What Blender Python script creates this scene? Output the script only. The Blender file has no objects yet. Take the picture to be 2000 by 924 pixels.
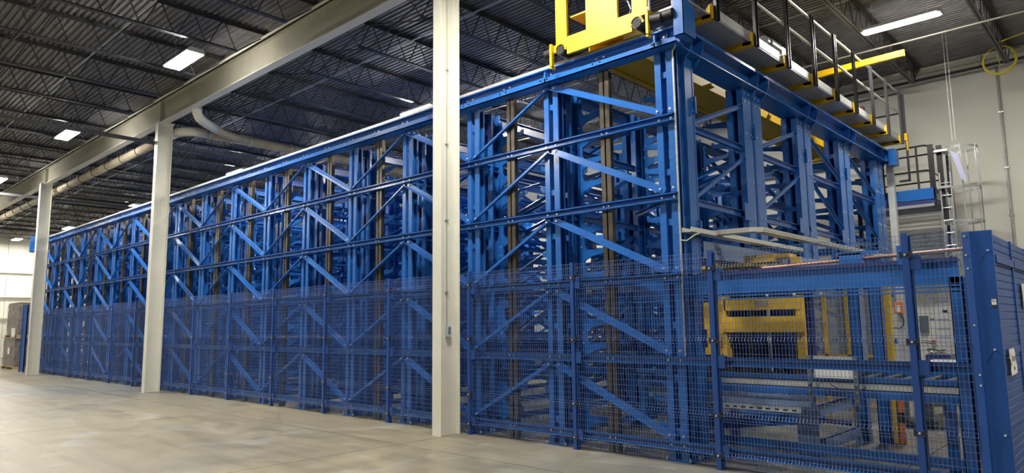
import bpy, math, random
from mathutils import Vector, Matrix
random.seed(4)
S = bpy.context.scene
COL = S.collection
PI = math.pi

# ---------------------------------------------------------------- camera
cam_d = bpy.data.cameras.new('camera')
cam = bpy.data.objects.new('camera', cam_d)
COL.objects.link(cam)
RX = Vector((0.72975, 0.68361, -0.01160))
FW = Vector((-0.676, 0.7263, 0.12664)).normalized()
RX = (RX - FW * RX.dot(FW)).normalized()
UP = RX.cross(FW)
cam.matrix_world = Matrix(((RX.x, UP.x, -FW.x, 0), (RX.y, UP.y, -FW.y, 0), (RX.z, UP.z, -FW.z, 1.6), (0, 0, 0, 1)))
cam_d.sensor_width = 36
cam_d.lens = 36 * 1354.19 / 2000
cam_d.clip_end = 200
S.camera = cam

# ---------------------------------------------------------------- world, exposure
w = bpy.data.worlds.new('hall_air'); S.world = w; w.use_nodes = True
w.node_tree.nodes['Background'].inputs[0].default_value = (0.8, 0.85, 1, 1)
w.node_tree.nodes['Background'].inputs[1].default_value = 0.05
S.view_settings.view_transform = 'Standard'
S.view_settings.look = 'None'
S.view_settings.gamma = 1
S.view_settings.exposure = 1.52
S.view_settings.use_curve_mapping = False
S.cycles.max_bounces = 6
S.cycles.diffuse_bounces = 4
S.cycles.glossy_bounces = 3
S.cycles.transmission_bounces = 4
S.cycles.transparent_max_bounces = 8
S.cycles.sample_clamp_indirect = 6
LAMP = 120.0          # radiance of the LED tubes

# ---------------------------------------------------------------- materials
def mat(name, col, rough=0.5, metal=0.0, noise=0.0, scale=8.0, spec=0.5, bump=0.0, emit=0, alpha=1.0, col2=None, coat=0.0):
    m = bpy.data.materials.new(name); m.use_nodes = True
    nt = m.node_tree; b = nt.nodes['Principled BSDF']
    b.inputs['Base Color'].default_value = (*col, 1)
    b.inputs['Roughness'].default_value = rough
    b.inputs['Metallic'].default_value = metal
    b.inputs['Specular IOR Level'].default_value = spec
    b.inputs['Coat Weight'].default_value = coat
    b.inputs['Coat Roughness'].default_value = 0.12
    b.inputs['Alpha'].default_value = alpha
    if emit:
        b.inputs['Emission Color'].default_value = (*col, 1)
        b.inputs['Emission Strength'].default_value = emit
    if noise or bump or col2:
        tc = nt.nodes.new('ShaderNodeTexCoord'); n = nt.nodes.new('ShaderNodeTexNoise')
        n.inputs['Scale'].default_value = scale; n.inputs['Detail'].default_value = 5
        nt.links.new(tc.outputs['Object'], n.inputs['Vector'])
        if noise or col2:
            r = nt.nodes.new('ShaderNodeValToRGB')
            c2 = col2 or tuple(min(1, c * (1 + noise)) for c in col)
            c1 = col if col2 else tuple(c * (1 - noise) for c in col)
            r.color_ramp.elements[0].position = 0.32; r.color_ramp.elements[1].position = 0.68
            r.color_ramp.elements[0].color = (*c1, 1); r.color_ramp.elements[1].color = (*c2, 1)
            nt.links.new(n.outputs['Fac'], r.inputs['Fac']); nt.links.new(r.outputs['Color'], b.inputs['Base Color'])
        if bump:
            bp = nt.nodes.new('ShaderNodeBump'); bp.inputs['Strength'].default_value = bump; bp.inputs['Distance'].default_value = 0.01
            nt.links.new(n.outputs['Fac'], bp.inputs['Height']); nt.links.new(bp.outputs['Normal'], b.inputs['Normal'])
    return m
M = {}
M['blue'] = mat('rack_blue_paint', (0.018, 0.125, 0.43), 0.27, noise=0.06, scale=3, coat=0.25)
M['fence'] = mat('fence_blue_paint', (0.013, 0.060, 0.245), 0.35, noise=0.05, scale=4, coat=0.2)
M['wire'] = mat('wire_blue_grey', (0.085, 0.145, 0.34), 0.4, spec=0.5)
M['encl'] = mat('enclosure_blue_paint', (0.016, 0.070, 0.27), 0.40, noise=0.08, scale=2.5, bump=0.04, spec=0.25)
M['yellow'] = mat('crane_yellow_paint', (0.66, 0.41, 0.003), 0.5, noise=0.03, scale=2, spec=0.35)
M['myellow'] = mat('machine_yellow_paint', (0.88, 0.54, 0.03), 0.42, noise=0.06, scale=4)
M['black'] = mat('black_paint', (0.018, 0.018, 0.022), 0.35)
M['rubber'] = mat('black_rubber', (0.012, 0.012, 0.013), 0.6)
M['guide'] = mat('dark_mill_steel', (0.13, 0.115, 0.095), 0.33, metal=0.85, noise=0.25, scale=6)
M['rail'] = mat('rail_steel', (0.50, 0.48, 0.42), 0.42, metal=0.35, noise=0.15, scale=5)
M['galv'] = mat('galvanised_steel', (0.50, 0.51, 0.50), 0.38, metal=0.55, noise=0.18, scale=24)
M['alu'] = mat('aluminium', (0.72, 0.72, 0.70), 0.32, metal=0.75)
M['bolt'] = mat('zinc_bolt', (0.78, 0.78, 0.76), 0.3, metal=0.6)
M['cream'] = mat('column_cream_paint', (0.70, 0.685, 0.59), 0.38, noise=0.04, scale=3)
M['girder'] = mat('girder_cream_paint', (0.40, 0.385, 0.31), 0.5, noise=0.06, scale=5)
M['white'] = mat('white_coated_sheet', (0.70, 0.70, 0.66), 0.4, noise=0.03, scale=3)
M['wall'] = mat('wall_cream_paint', (0.78, 0.765, 0.68), 0.75, noise=0.035, scale=0.6, bump=0.05)
M['deckm'] = mat('roof_deck_grey', (0.155, 0.15, 0.155), 0.5, metal=0.1, noise=0.2, scale=3)
M['joist'] = mat('joist_dark_paint', (0.045, 0.045, 0.05), 0.45, noise=0.1)
M['strut'] = mat('dark_strut_paint', (0.03,0.03,0.035), 0.5)
M['duct'] = mat('duct_cream_wrap', (0.50, 0.45, 0.34), 0.5, scale=1.6, col2=(0.36, 0.29, 0.19), bump=0.1)
M['tube'] = mat('led_tube', (1.0, 0.965, 0.88), 0.4, emit=LAMP)
M['orange'] = mat('orange_plastic', (0.82, 0.22, 0.04), 0.4)
M['grey'] = mat('grey_enamel', (0.12, 0.14, 0.16), 0.4)
M['mgrey'] = mat('motor_grey_enamel', (0.26, 0.30, 0.31), 0.35)
M['hub'] = mat('dark_hub_steel', (0.018, 0.018, 0.02), 0.6, spec=0.2)
M['lsheet'] = mat('pale_galvanised_sheet', (0.58, 0.60, 0.60), 0.45, metal=0.2, noise=0.05)
M['cage'] = mat('ladder_cage_aluminium', (0.40, 0.41, 0.41), 0.35, metal=0.3)
M['lgrey'] = mat('light_grey_enamel', (0.50, 0.54, 0.55), 0.4)
M['bgrey'] = mat('blue_grey_paint', (0.23, 0.32, 0.50), 0.42, noise=0.06)
M['paper'] = mat('white_paper', (0.80, 0.79, 0.74), 0.7)
M['ink'] = mat('black_ink', (0.02, 0.02, 0.025), 0.6)
M['wood'] = mat('pallet_wood', (0.42, 0.28, 0.14), 0.7, noise=0.25, scale=9)
M['copper'] = mat('brown_pipe', (0.42, 0.20, 0.11), 0.35, metal=0.3)
M['hose'] = mat('yellow_hose', (0.72, 0.60, 0.03), 0.45)
M['dblue'] = mat('dark_blue_plastic', (0.03, 0.04, 0.16), 0.4)
M['lav'] = mat('pale_violet_sheet', (0.42, 0.43, 0.62), 0.4)
M['green'] = mat('green_yellow_cable', (0.42, 0.55, 0.22), 0.5)
M['red'] = mat('red_enamel', (0.55, 0.03, 0.03), 0.4)
M['goods'] = mat('dark_wrapped_goods', (0.03, 0.027, 0.03), 0.25, col2=(0.20, 0.165, 0.15), scale=4, bump=0.6)
M['film'] = mat('crumpled_stretch_film', (0.60, 0.55, 0.50), 0.15, scale=7, bump=1.0, alpha=0.13)
M['card'] = mat('brown_cardboard', (0.42, 0.33, 0.24), 0.7, noise=0.12)
M['poly'] = mat('smoky_polycarbonate', (0.45, 0.47, 0.48), 0.12, alpha=0.42)
M['dark'] = mat('dark_recess', (0.02, 0.022, 0.03), 0.7)

def floor_material():
    m = bpy.data.materials.new('polished_concrete'); m.use_nodes = True
    nt = m.node_tree; b = nt.nodes['Principled BSDF']; L = nt.links
    tc = nt.nodes.new('ShaderNodeTexCoord'); geo = nt.nodes.new('ShaderNodeNewGeometry')
    def noise(sc, det=5, dist=0.0):
        n = nt.nodes.new('ShaderNodeTexNoise'); n.inputs['Scale'].default_value = sc
        n.inputs['Detail'].default_value = det; n.inputs['Distortion'].default_value = dist
        L.new(geo.outputs['Position'], n.inputs['Vector']); return n
    def ramp(src, a, ca, bb, cb):
        r = nt.nodes.new('ShaderNodeValToRGB'); e = r.color_ramp.elements
        e[0].position = a; e[0].color = (*ca, 1); e[1].position = bb; e[1].color = (*cb, 1)
        L.new(src, r.inputs['Fac']); return r
    n1 = noise(0.13, 5, 0.5); n2 = noise(2.2, 8, 0.4); n3 = noise(14, 4); n4 = noise(0.9, 9, 1.5)
    base = ramp(n1.outputs['Fac'], 0.38, (0.20, 0.20, 0.192), 0.60, (0.315, 0.275, 0.19))  # broad grey and warm patches: rack reflection and lamp warmth put into the colour
    mot = ramp(n2.outputs['Fac'], 0.3, (0.80, 0.80, 0.80), 0.7, (1.08, 1.08, 1.06))
    fine = ramp(n3.outputs['Fac'], 0.3, (0.93, 0.93, 0.93), 0.7, (1.05, 1.05, 1.05))
    mx = nt.nodes.new('ShaderNodeMix'); mx.data_type = 'RGBA'; mx.blend_type = 'MULTIPLY'; mx.inputs[0].default_value = 1
    L.new(base.outputs[0], mx.inputs[6]); L.new(mot.outputs[0], mx.inputs[7])
    m2 = nt.nodes.new('ShaderNodeMix'); m2.data_type = 'RGBA'; m2.blend_type = 'MULTIPLY'; m2.inputs[0].default_value = 1
    L.new(mx.outputs[2], m2.inputs[6]); L.new(fine.outputs[0], m2.inputs[7])
    # worn pale flakes of old coating
    fl = ramp(n4.outputs['Fac'], 0.59, (0, 0, 0), 0.60, (1, 1, 1))
    m3 = nt.nodes.new('ShaderNodeMix'); m3.data_type = 'RGBA'
    fac = nt.nodes.new('ShaderNodeMath'); fac.operation = 'MULTIPLY'; fac.inputs[1].default_value = 0.5
    L.new(fl.outputs[0], fac.inputs[0]); L.new(fac.outputs[0], m3.inputs[0])
    L.new(m2.outputs[2], m3.inputs[6]); m3.inputs[7].default_value = (0.34, 0.34, 0.315, 1)
    # long faint drag streaks
    mp = nt.nodes.new('ShaderNodeMapping'); mp.inputs['Scale'].default_value = (0.10, 1.6, 1); mp.inputs['Rotation'].default_value = (0, 0, 0.28)
    L.new(geo.outputs['Position'], mp.inputs['Vector'])
    ns = nt.nodes.new('ShaderNodeTexNoise'); ns.inputs['Scale'].default_value = 2.6; ns.inputs['Detail'].default_value = 7; ns.inputs['Distortion'].default_value = 0.3
    L.new(mp.outputs[0], ns.inputs['Vector'])
    wr = ramp(ns.outputs['Fac'], 0.36, (0.84, 0.84, 0.84), 0.5, (1, 1, 1))
    m4 = nt.nodes.new('ShaderNodeMix'); m4.data_type = 'RGBA'; m4.blend_type = 'MULTIPLY'; m4.inputs[0].default_value = 0.9
    L.new(m3.outputs[2], m4.inputs[6]); L.new(wr.outputs[0], m4.inputs[7])
    L.new(m4.outputs[2], b.inputs['Base Color'])
    rr = ramp(n2.outputs['Fac'], 0.3, (0.36, 0.36, 0.36), 0.7, (0.52, 0.52, 0.52))
    L.new(rr.outputs[0], b.inputs['Roughness'])
    bp = nt.nodes.new('ShaderNodeBump'); bp.inputs['Strength'].default_value = 0.08; bp.inputs['Distance'].default_value = 0.02
    L.new(n2.outputs['Fac'], bp.inputs['Height']); L.new(bp.outputs['Normal'], b.inputs['Normal'])
    return m
M['floor'] = floor_material()

# ---------------------------------------------------------------- mesh helpers
def wloc(o):
    v = Vector((0, 0, 0))
    while o is not None:
        v += Vector(o.location); o = o.parent
    return v
class MB:
    def __init__(s): s.v = []; s.f = []; s.m = []; s.cur = 0
    def add(s, vs, fs):
        n = len(s.v); s.v += [tuple(p) for p in vs]; s.f += [tuple(i + n for i in f) for f in fs]; s.m += [s.cur] * len(fs); return s
    def box(s, x0, x1, y0, y1, z0, z1):
        return s.add([(x0,y0,z0),(x1,y0,z0),(x1,y1,z0),(x0,y1,z0),(x0,y0,z1),(x1,y0,z1),(x1,y1,z1),(x0,y1,z1)],
                     [(0,3,2,1),(4,5,6,7),(0,1,5,4),(1,2,6,5),(2,3,7,6),(3,0,4,7)])
    def bar(s, p, q, w, h, up=(0,0,1), oy=0.0, oz=0.0):
        """box from p to q; w across, h along up; shifted by oy across, oz along up"""
        p = Vector(p); q = Vector(q); d = (q - p).normalized(); u = Vector(up)
        if abs(d.dot(u)) > 0.98: u = Vector((0, 1, 0))
        a = d.cross(u).normalized(); u = a.cross(d).normalized()
        c = a * oy + u * oz; A = a * w / 2; U = u * h / 2
        vs = [p+c-A-U, p+c+A-U, p+c+A+U, p+c-A+U, q+c-A-U, q+c+A-U, q+c+A+U, q+c-A+U]
        return s.add(vs, [(0,1,2,3),(7,6,5,4),(0,4,5,1),(1,5,6,2),(2,6,7,3),(3,7,4,0)])
    def prism(s, pts, axis, a0, a1):
        """closed 2d outline extruded along axis ('x': pts=(y,z); 'y': pts=(x,z); 'z': pts=(x,y))"""
        n = len(pts)
        def P(p, a): return {'x': (a, p[0], p[1]), 'y': (p[0], a, p[1]), 'z': (p[0], p[1], a)}[axis]
        vs = [P(p, a0) for p in pts] + [P(p, a1) for p in pts]
        return s.add(vs, [tuple(range(n))[::-1], tuple(range(n, 2*n))] + [(i, (i+1) % n, n+(i+1) % n, n+i) for i in range(n)])
    def tube(s, path, r, n=8, cap=True, closed=False):
        path = [Vector(p) for p in path]; k = len(path); rings = []
        prev = None
        for i, p in enumerate(path):
            if closed: d = path[(i+1) % k] - path[i-1]
            else: d = path[min(i+1, k-1)] - path[max(i-1, 0)]
            d.normalize()
            if prev is None:
                u = Vector((0,0,1)) if abs(d.z) < 0.9 else Vector((0,1,0)); a = d.cross(u).normalized()
            else:
                a = (prev - d * prev.dot(d)).normalized()
            prev = a; b = d.cross(a)
            rings.append([p + (a*math.cos(2*PI*j/n) + b*math.sin(2*PI*j/n)) * r for j in range(n)])
        vs = [v for R in rings for v in R]; fs = []
        for i in range(k if closed else k-1):
            i2 = (i+1) % k
            for j in range(n): fs.append((i*n+j, i*n+(j+1) % n, i2*n+(j+1) % n, i2*n+j))
        if cap and not closed:
            fs.append(tuple(range(n))[::-1]); fs.append(tuple(range((k-1)*n, k*n)))
        return s.add(vs, fs)
    def cyl(s, p, q, r, n=12): return s.tube([p, q], r, n)
    def plate(s, outline, holes, axis, a0, a1): return s.prism(outline, axis, a0, a1)
    def mesh(s, name, mats, off=Vector((0,0,0)), smooth=False):
        me = bpy.data.meshes.new(name)
        me.from_pydata([(p[0]-off.x, p[1]-off.y, p[2]-off.z) for p in s.v], [], s.f)
        for m_ in mats: me.materials.append(M[m_])
        if len(mats) > 1: me.polygons.foreach_set('material_index', s.m)
        if smooth: me.polygons.foreach_set('use_smooth', [True]*len(s.f))
        me.update(); return me
    def build(s, name, m_, parent=None, label=None, smooth=False, kind=None):
        mats = m_ if isinstance(m_, (list, tuple)) else [m_]
        if parent is not None: off = wloc(parent); loc = Vector((0,0,0))
        else:
            xs = [p[0] for p in s.v]; ys = [p[1] for p in s.v]; zs = [p[2] for p in s.v]
            off = Vector(((min(xs)+max(xs))/2, (min(ys)+max(ys))/2, min(zs))); loc = off
        o = bpy.data.objects.new(name, s.mesh(name, mats, off, smooth))
        o.location = loc; o.parent = parent; COL.objects.link(o)
        if label: o['label'] = label
        if kind: o['kind'] = kind
        return o
def inst(name, me, loc, parent, rz=0, label=None):
    o = bpy.data.objects.new(name, me); o.parent = parent
    o.location = Vector(loc) - (wloc(parent) if parent else Vector((0,0,0))); o.rotation_euler.z = rz
    COL.objects.link(o)
    if label: o['label'] = label
    return o
def thing(name, label, cat, loc=(0,0,0), group=None, kind=None):
    o = bpy.data.objects.new(name, None); o.location = loc; o.empty_display_size = 0.2; COL.objects.link(o)
    return tag(o, label, cat, group, kind)
def tag(o, label, cat=None, group=None, kind=None):
    o['label'] = label
    if cat: o['category'] = cat
    if group: o['group'] = group
    if kind: o['kind'] = kind
    return o
def chan(b, axis, a0, a1, y, z, dep, h, t=0.006, open_dir=-1):
    """C-channel along x or y; web upright at y (or x), lips pointing open_dir"""
    c = (y, y + open_dir*dep); lo, hi = min(c), max(c); wl = (y - t, y) if open_dir > 0 else (y, y + t)
    for (p, q, r, s_) in ((wl[0], wl[1], z-h/2, z+h/2), (lo, hi, z-h/2, z-h/2+t), (lo, hi, z+h/2-t, z+h/2)):
        if axis == 'x': b.box(a0, a1, p, q, r, s_)
        else: b.box(p, q, a0, a1, r, s_)
def ibeam(b, axis, a0, a1, c, z0, z1, fw, ft=0.014, wt=0.01):
    if axis == 'x':
        b.box(a0,a1,c-fw/2,c+fw/2,z0,z0+ft).box(a0,a1,c-fw/2,c+fw/2,z1-ft,z1).box(a0,a1,c-wt/2,c+wt/2,z0+ft,z1-ft)
    else:
        b.box(c-fw/2,c+fw/2,a0,a1,z0,z0+ft).box(c-fw/2,c+fw/2,a0,a1,z1-ft,z1).box(c-wt/2,c+wt/2,a0,a1,z0+ft,z1-ft)

# ================================================================ SETTING
XL, XR, YF, YB, ZD = -52.0, 18.0, -20.0, 19.0, 7.76
# floor slabs with real joints
fl = thing('floor', 'polished grey beige concrete slab floor with sawn joints and tyre scuffs', 'floor', (0,0,0), kind='structure')
MB().box(XL,XR,YF,YB,-0.25,-0.04).build('joint_bed', 'dark', fl)
xs = [XL] + [-7.8 - 5.6*k for k in range(7, -1, -1)] + [-2.2, 3.4, 9.0, XR]
ys = [YF, -12.0, -5.5, 0.3, 6.07, 12.0, YB]
for i in range(len(xs)-1):
    for j in range(len(ys)-1):
        MB().box(xs[i]+.007, xs[i+1]-.007, ys[j]+.007, ys[j+1]-.007, -0.12, 0).build('slab', 'floor', fl)
# walls
def wall(name, x0,x1,y0,y1,z0,z1,label):
    return tag(MB().box(x0,x1,y0,y1,z0,z1).build(name,'wall'), label, 'wall', kind='structure')
wb = wall('wall_back', XL,XR,YB,YB+.2,-.2,8.2,'cream painted wall behind the rack and the caged ladder')
wall('wall_right', XR,XR+.2,YF,YB,-.2,8.2,'cream side wall outside the view')
wall('wall_front', XL,XR,YF-.2,YF,-.2,8.2,'cream wall behind the camera')
wl = thing('wall_left', 'cream steel panel end wall with girts and posts beyond the rack', 'wall', (XL,3,0), kind='structure')
for k in range(20):
    y0 = YF + k*2.0
    if y0 < YB: MB().box(XL-.1,XL,y0+.008,min(y0+2.0,YB)-.008,0,8.2).build('panel','wall',wl)
for z in (5.15, 3.65, 2.35): MB().box(XL,XL+.16,YF,YB,z,z+.1).box(XL,XL+.03,YF,YB,z-.12,z).build('girt','wall',wl)
for y in (-6,-1.0,4.0,9.0,14.0): ibeam_b = MB(); ibeam_b.box(XL,XL+.3,y,y+.45,0,7.5); ibeam_b.build('wall_post','cream',wl)
# ceiling : corrugated deck + joists
ce = thing('ceiling', 'dark grey corrugated metal roof deck on open web joists', 'ceiling', (0,0,ZD), kind='structure')
def deck(y0, y1, name):
    b = MB(); p = 0.115; n = int((y1-y0)/p); pts = []
    for i in range(n):
        y = y0 + i*p
        pts += [(y, ZD), (y+.055, ZD), (y+.068, ZD+.038), (y+p-.013, ZD+.038)]
    pts.append((y0+n*p, ZD))
    vs = [(XL, a, z) for a, z in pts] + [(XR, a, z) for a, z in pts]; k = len(pts)
    b.add(vs, [(i, i+1, k+i+1, k+i) for i in range(k-1)])
    b.build(name, 'deckm', ce)
deck(YF, 6.95, 'deck_sheet'); deck(6.95, YB, 'deck_sheet')
MB().box(XL,XR,YF,YB,ZD+.2,ZD+.3).build('roof_cover','dark',ce)
ZB, ZT = 7.15, 7.74
def joist_meshes(y0, y1):
    b = MB()
    for s in (-1, 1): b.box(s*.012 if s > 0 else -.05, .05 if s > 0 else -.012, y0+.7, y1-.7, ZB, ZB+.008).box(s*.012-.003, s*.012+.003, y0+.7, y1-.7, ZB, ZB+.042)
    t = MB()
    for s in (-1, 1): t.box(s*.012 if s > 0 else -.065, .065 if s > 0 else -.012, y0, y1, ZT-.008, ZT).box(s*.012-.004, s*.012+.004, y0, y1, ZT-.065, ZT)
    wv = MB(); n = round((y1-y0-1.4)/.62); st = (y1-y0-1.4)/n
    pr = None
    wv.tube([(0,y0+.05,ZT-.03),(0,y0+.7,ZB+.02)], .012, 5, cap=False)
    wv.tube([(0,y1-.05,ZT-.03),(0,y1-.7,ZB+.02)], .012, 5, cap=False)
    for i in range(n):
        a = y0+.7+i*st
        wv.tube([(0,a+.03,ZB+.02),(0,a+st/2-.02,ZT-.03)], .0115, 5, cap=False)
        wv.tube([(0,a+st/2+.02,ZT-.03),(0,a+st-.03,ZB+.02)], .0115, 5, cap=False)
    return [(x.mesh(nm, ['joist']), nm) for x, nm in ((b,'bottom_chord'),(t,'top_chord'),(wv,'web_rods'))]
jxs = [.355,.685,1.016,1.346,1.677,2.027,2.38,2.735,3.09,3.43] + [3.43+.352*k for k in range(1,17)]
jxs = [-.335-.33, -.305, .025] + jxs
JX = [-5.55*k for k in jxs if -5.55*k > XL+.3] + [5.6, 7.4, 9.3, 11.2, 13.1, 15, 16.9]
for span, (y0, y1) in enumerate(((-5.5, 6.78), (6.95, 18.8))):
    ms = joist_meshes(y0, y1)
    for x in JX:
        j = bpy.data.objects.new('roof_joist', ms[0][0]); j.parent = ce
        j.location = (x, 0, -ZD); COL.objects.link(j)
        for me, nm in ms[1:]:
            c = bpy.data.objects.new(nm, me); c.parent = j; COL.objects.link(c)
b = MB()
for y in (-6.0, -1.2, 2.8, 7.78, 11.4, 15.1):
    MB().box(XL+.2, XR-.1, y, y+.035, ZB-.006, ZB).box(XL+.2, XR-.1, y, y+.004, ZB-.036, ZB).build('bridging_angle','girder' if y > 15 else 'joist',ce)
for y in (-1.2, 2.8, 7.78, 11.4):
    b = MB()
    for a, c in zip(sorted(JX)[:-1], sorted(JX)[1:]):
        b.bar((a,y+.1,ZB+.03),(c,y+.1,ZT-.04),.02,.02); b.bar((a,y+.13,ZT-.04),(c,y+.13,ZB+.03),.02,.02)
    b.build('cross_bridging','joist',ce)
# thin electrical conduits under the deck
for y, z in ((4.35,7.5),(8.6,7.42),(13.2,7.5)):
    MB().tube([(XL+.5,y,z),(XR-.5,y,z)],.014,6).build('ceiling_conduit','galv',ce)

# ================================================================ COLUMNS + GIRDER
colm = [(-7.93, 7.04), (-19.2, 6.93), (-30.35, 6.84), (3.3, 7.08), (-41.6, 6.8)]
names = ['nearest cream steel column with conduit and switch box on its web',
         'middle cream steel column in front of the blue fence',
         'far left cream steel column beside the wrapped pallets',
         'cream steel column out of view right', 'cream steel column out of view beyond the fence']
for i, (x, y) in enumerate(colm):
    if i > 2: continue
    c = thing('steel_column', names[i], 'column', (x, y, 0), kind='structure')
    d, fwid, zt = .19, .098, 7.06
    b = MB(); b.box(x-fwid,x+fwid,y-d,y-d+.016,0,zt).build('flange','cream',c)
    b = MB(); b.box(x-fwid,x+fwid,y+d-.016,y+d,0,zt).build('flange','cream',c)
    MB().box(x-.006,x+.006,y-d+.016,y+d-.016,0,zt).build('web','cream',c)
    MB().box(x-.16,x+.16,y-.2,y+.2,zt,zt+.025).build('cap_plate','cream',c)
g = thing('roof_girder', 'cream painted I section roof girder running over the columns', 'beam', (-22,6.9,7.1), kind='structure')
gy = 6.89
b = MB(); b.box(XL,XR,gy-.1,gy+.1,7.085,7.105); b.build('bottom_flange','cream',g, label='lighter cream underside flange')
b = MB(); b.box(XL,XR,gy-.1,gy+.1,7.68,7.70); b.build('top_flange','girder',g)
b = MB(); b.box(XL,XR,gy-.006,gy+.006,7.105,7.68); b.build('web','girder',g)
for x, y in colm: MB().box(x-.008,x+.008,gy-.095,gy-.006,7.105,7.68).box(x-.008,x+.008,gy+.006,gy+.095,7.105,7.68).build('stiffener','girder',g)
b = MB(); b.box(-17.55,-17.15,gy-.016,gy-.006,7.16,7.62); b.build('splice_plate','girder',g)
b = MB()
for i in range(6):
    for xx in (-17.47,-17.23): b.cyl((xx,gy-.03,7.21+i*.073),(xx,gy-.014,7.21+i*.073),.014,6)
b.build('bolt_heads','girder',g,kind='stuff')
# cream sprinkler pipe with hangers beside the girder
sp = thing('sprinkler_pipe', 'thin cream sprinkler pipe hung along the roof girder', 'pipe', (-20,6.55,7.5))
MB().tube([(XL+.3,6.60,7.60),(XR-.3,6.60,7.60)],.028,8).build('pipe','cream',sp,smooth=True)
for k in range(14): x = -48+k*4.1; MB().cyl((x,6.60,7.62),(x,6.60,7.78),.006,6).build('hanger','black',sp)
# ================================================================ LIGHTS
def strip_light(x, y, L, wd, n, label, z=7.02):
    t = thing('ceiling_light', label, 'light', (x, y, z), 'linear ceiling lights')
    nl = 2 if wd > .25 else 1
    b = MB(); b.prism([(y-wd/2,z),(y-wd/2+.04,z+.07),(y+wd/2-.04,z+.07),(y+wd/2,z)],'x',x-L/2,x+L/2); b.build('housing','white',t)
    for s in (-1, 1): MB().box(x+s*(L/2-.02)-.025, x+s*(L/2-.02)+.025, y-wd/2, y+wd/2, z-.02, z).build('end_cap','white',t)
    for j in range(nl):
        yc = y + (j-(nl-1)/2)*wd/nl
        MB().box(x-L/2+.05,x+L/2-.05,yc-wd/nl/2+.015,yc+wd/nl/2-.015,z-.028,z-.002).build('led_strip','tube',t)
    for s in (-1,1): MB().cyl((x+s*L*.35,y,z+.07),(x+s*L*.35,y,ZD),.004,5).build('hanger_wire','galv',t)
    return t
LT = [(-14.05,5.37,'twin tube ceiling light nearest the cream roof girder'),
      (-21.9,5.35,'ceiling light farther left among the dark roof joists'),
      (-30.3,5.36,'ceiling light at the left edge of the view'),
      (-13.28,10.9,'ceiling light just left of the nearest cream column'),
      (-23.2,10.9,'ceiling light over the rack between the nearest and middle columns'),
      (-32.9,10.75,'ceiling light just left of the middle cream column'),
      (-42.3,10.7,'ceiling light above the far end of the rack'),
      (-12.9,14.15,'ceiling light seen through the rack beside the dark guide post'),
      (-23.3,14.2,'ceiling light glimpsed through the rack left of the nearest column'),
      (-49.5,9.9,'farthest ceiling light near the end wall')]
for x, y, l in LT: strip_light(x, y, 1.25, .34, 2, l)
strip_light(-3.02, 13.78, 1.3, .22, 1, 'long single ceiling light above the crane walkway')
k = 0
for x, y in [(-5.9,5.36),(2.2,5.36),(-38.5,5.36),(7.0,12.5)] + [(xx,-1.8) for xx in (-5.9,-14,-22,-30.3,-41)]:
    t = strip_light(x, y, 1.25, .34, 2, 'twin tube ceiling light out of view over the open floor')
    t['group'] = 'ceiling lights over the open floor'

# ================================================================ DUCT
du = thing('insulated_duct', 'cream wrapped pipe duct with brown patches turning along the roof', 'duct', (-18.5,7.2,6.8))
r = .125
def arc(c, r0, a0, a1, n, z):  return [(c[0]+r0*math.cos(a0+(a1-a0)*i/n), c[1]+r0*math.sin(a0+(a1-a0)*i/n), z) for i in range(n+1)]
zz = 6.9
MB().tube([(XL+1,7.25,zz),(-19.4,7.25,zz)],r,16).build('straight_run','duct',du,smooth=True)
MB().tube([(-19.4,7.25,zz)] + arc((-19.2,7.75),.5,-PI/2,0,7,zz)+[(-18.7,7.9,zz)],r,16).build('elbow','cream',du,smooth=True)
MB().tube([(-18.7,7.9,zz),(-18.65,16.5,zz)],r,16).build('cross_run','duct',du,smooth=True)
MB().tube([(-17.35,7.02,7.25),(-17.35,7.03,7.0),(-17.45,7.12,6.93),(-17.62,7.3,zz),(-17.85,7.55,zz),(-18.1,7.85,zz)],r*.95,14).build('branch_elbow','cream',du,smooth=True)
MB().tube([(-18.1,7.85,zz),(-18.35,8.1,zz),(-18.6,8.6,zz),(-18.68,9.0,zz)],r*.95,14).build('branch_run','duct',du,smooth=True)
for p in ((-18.68,9.1),(-18.66,10.35),(-18.66,10.5),(-18.66,13)):
    MB().tube([(p[0],p[1]-.02,zz),(p[0],p[1]+.02,zz)],r+.012,16).build('band','galv',du,smooth=True)
for k in range(22):
    x = -20.6 - k*1.36
    b = MB(); b.tube([(x,7.25+(r+.01)*math.sin(2*PI*i/16),zz+(r+.01)*math.cos(2*PI*i/16)) for i in range(16)],.012,5,closed=True); b.cyl((x,7.25,zz+r),(x,7.25,ZD),.008,5); b.build('hanger_ring','black',du)

for x in (-19.35,-30.5):
    MB().box(x-.05,x+.05,-5.4,6.78,6.52,6.60).box(x-.05,x+.05,7.1,18.9,6.52,6.60).build('tie_beam','strut',ce)
# ================================================================ RACK
NX = [-4.27,-6.10] + [-7.70-1.646*k for k in range(16)]
GX = [(a+b_)/2 for a, b_ in zip(NX[:-1], NX[1:])]
PZ = [4.100,3.120,2.143,1.167,.188]
TZ = 4.98
YS = [(7.40,7.69),(9.37,9.72),(11.40,11.75),(13.43,13.78),(15.62,15.97)]
rk = thing('storage_rack', 'long blue steel cantilever storage rack filling the hall behind the fence', 'rack', (-18.2,11.8,0))
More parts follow.
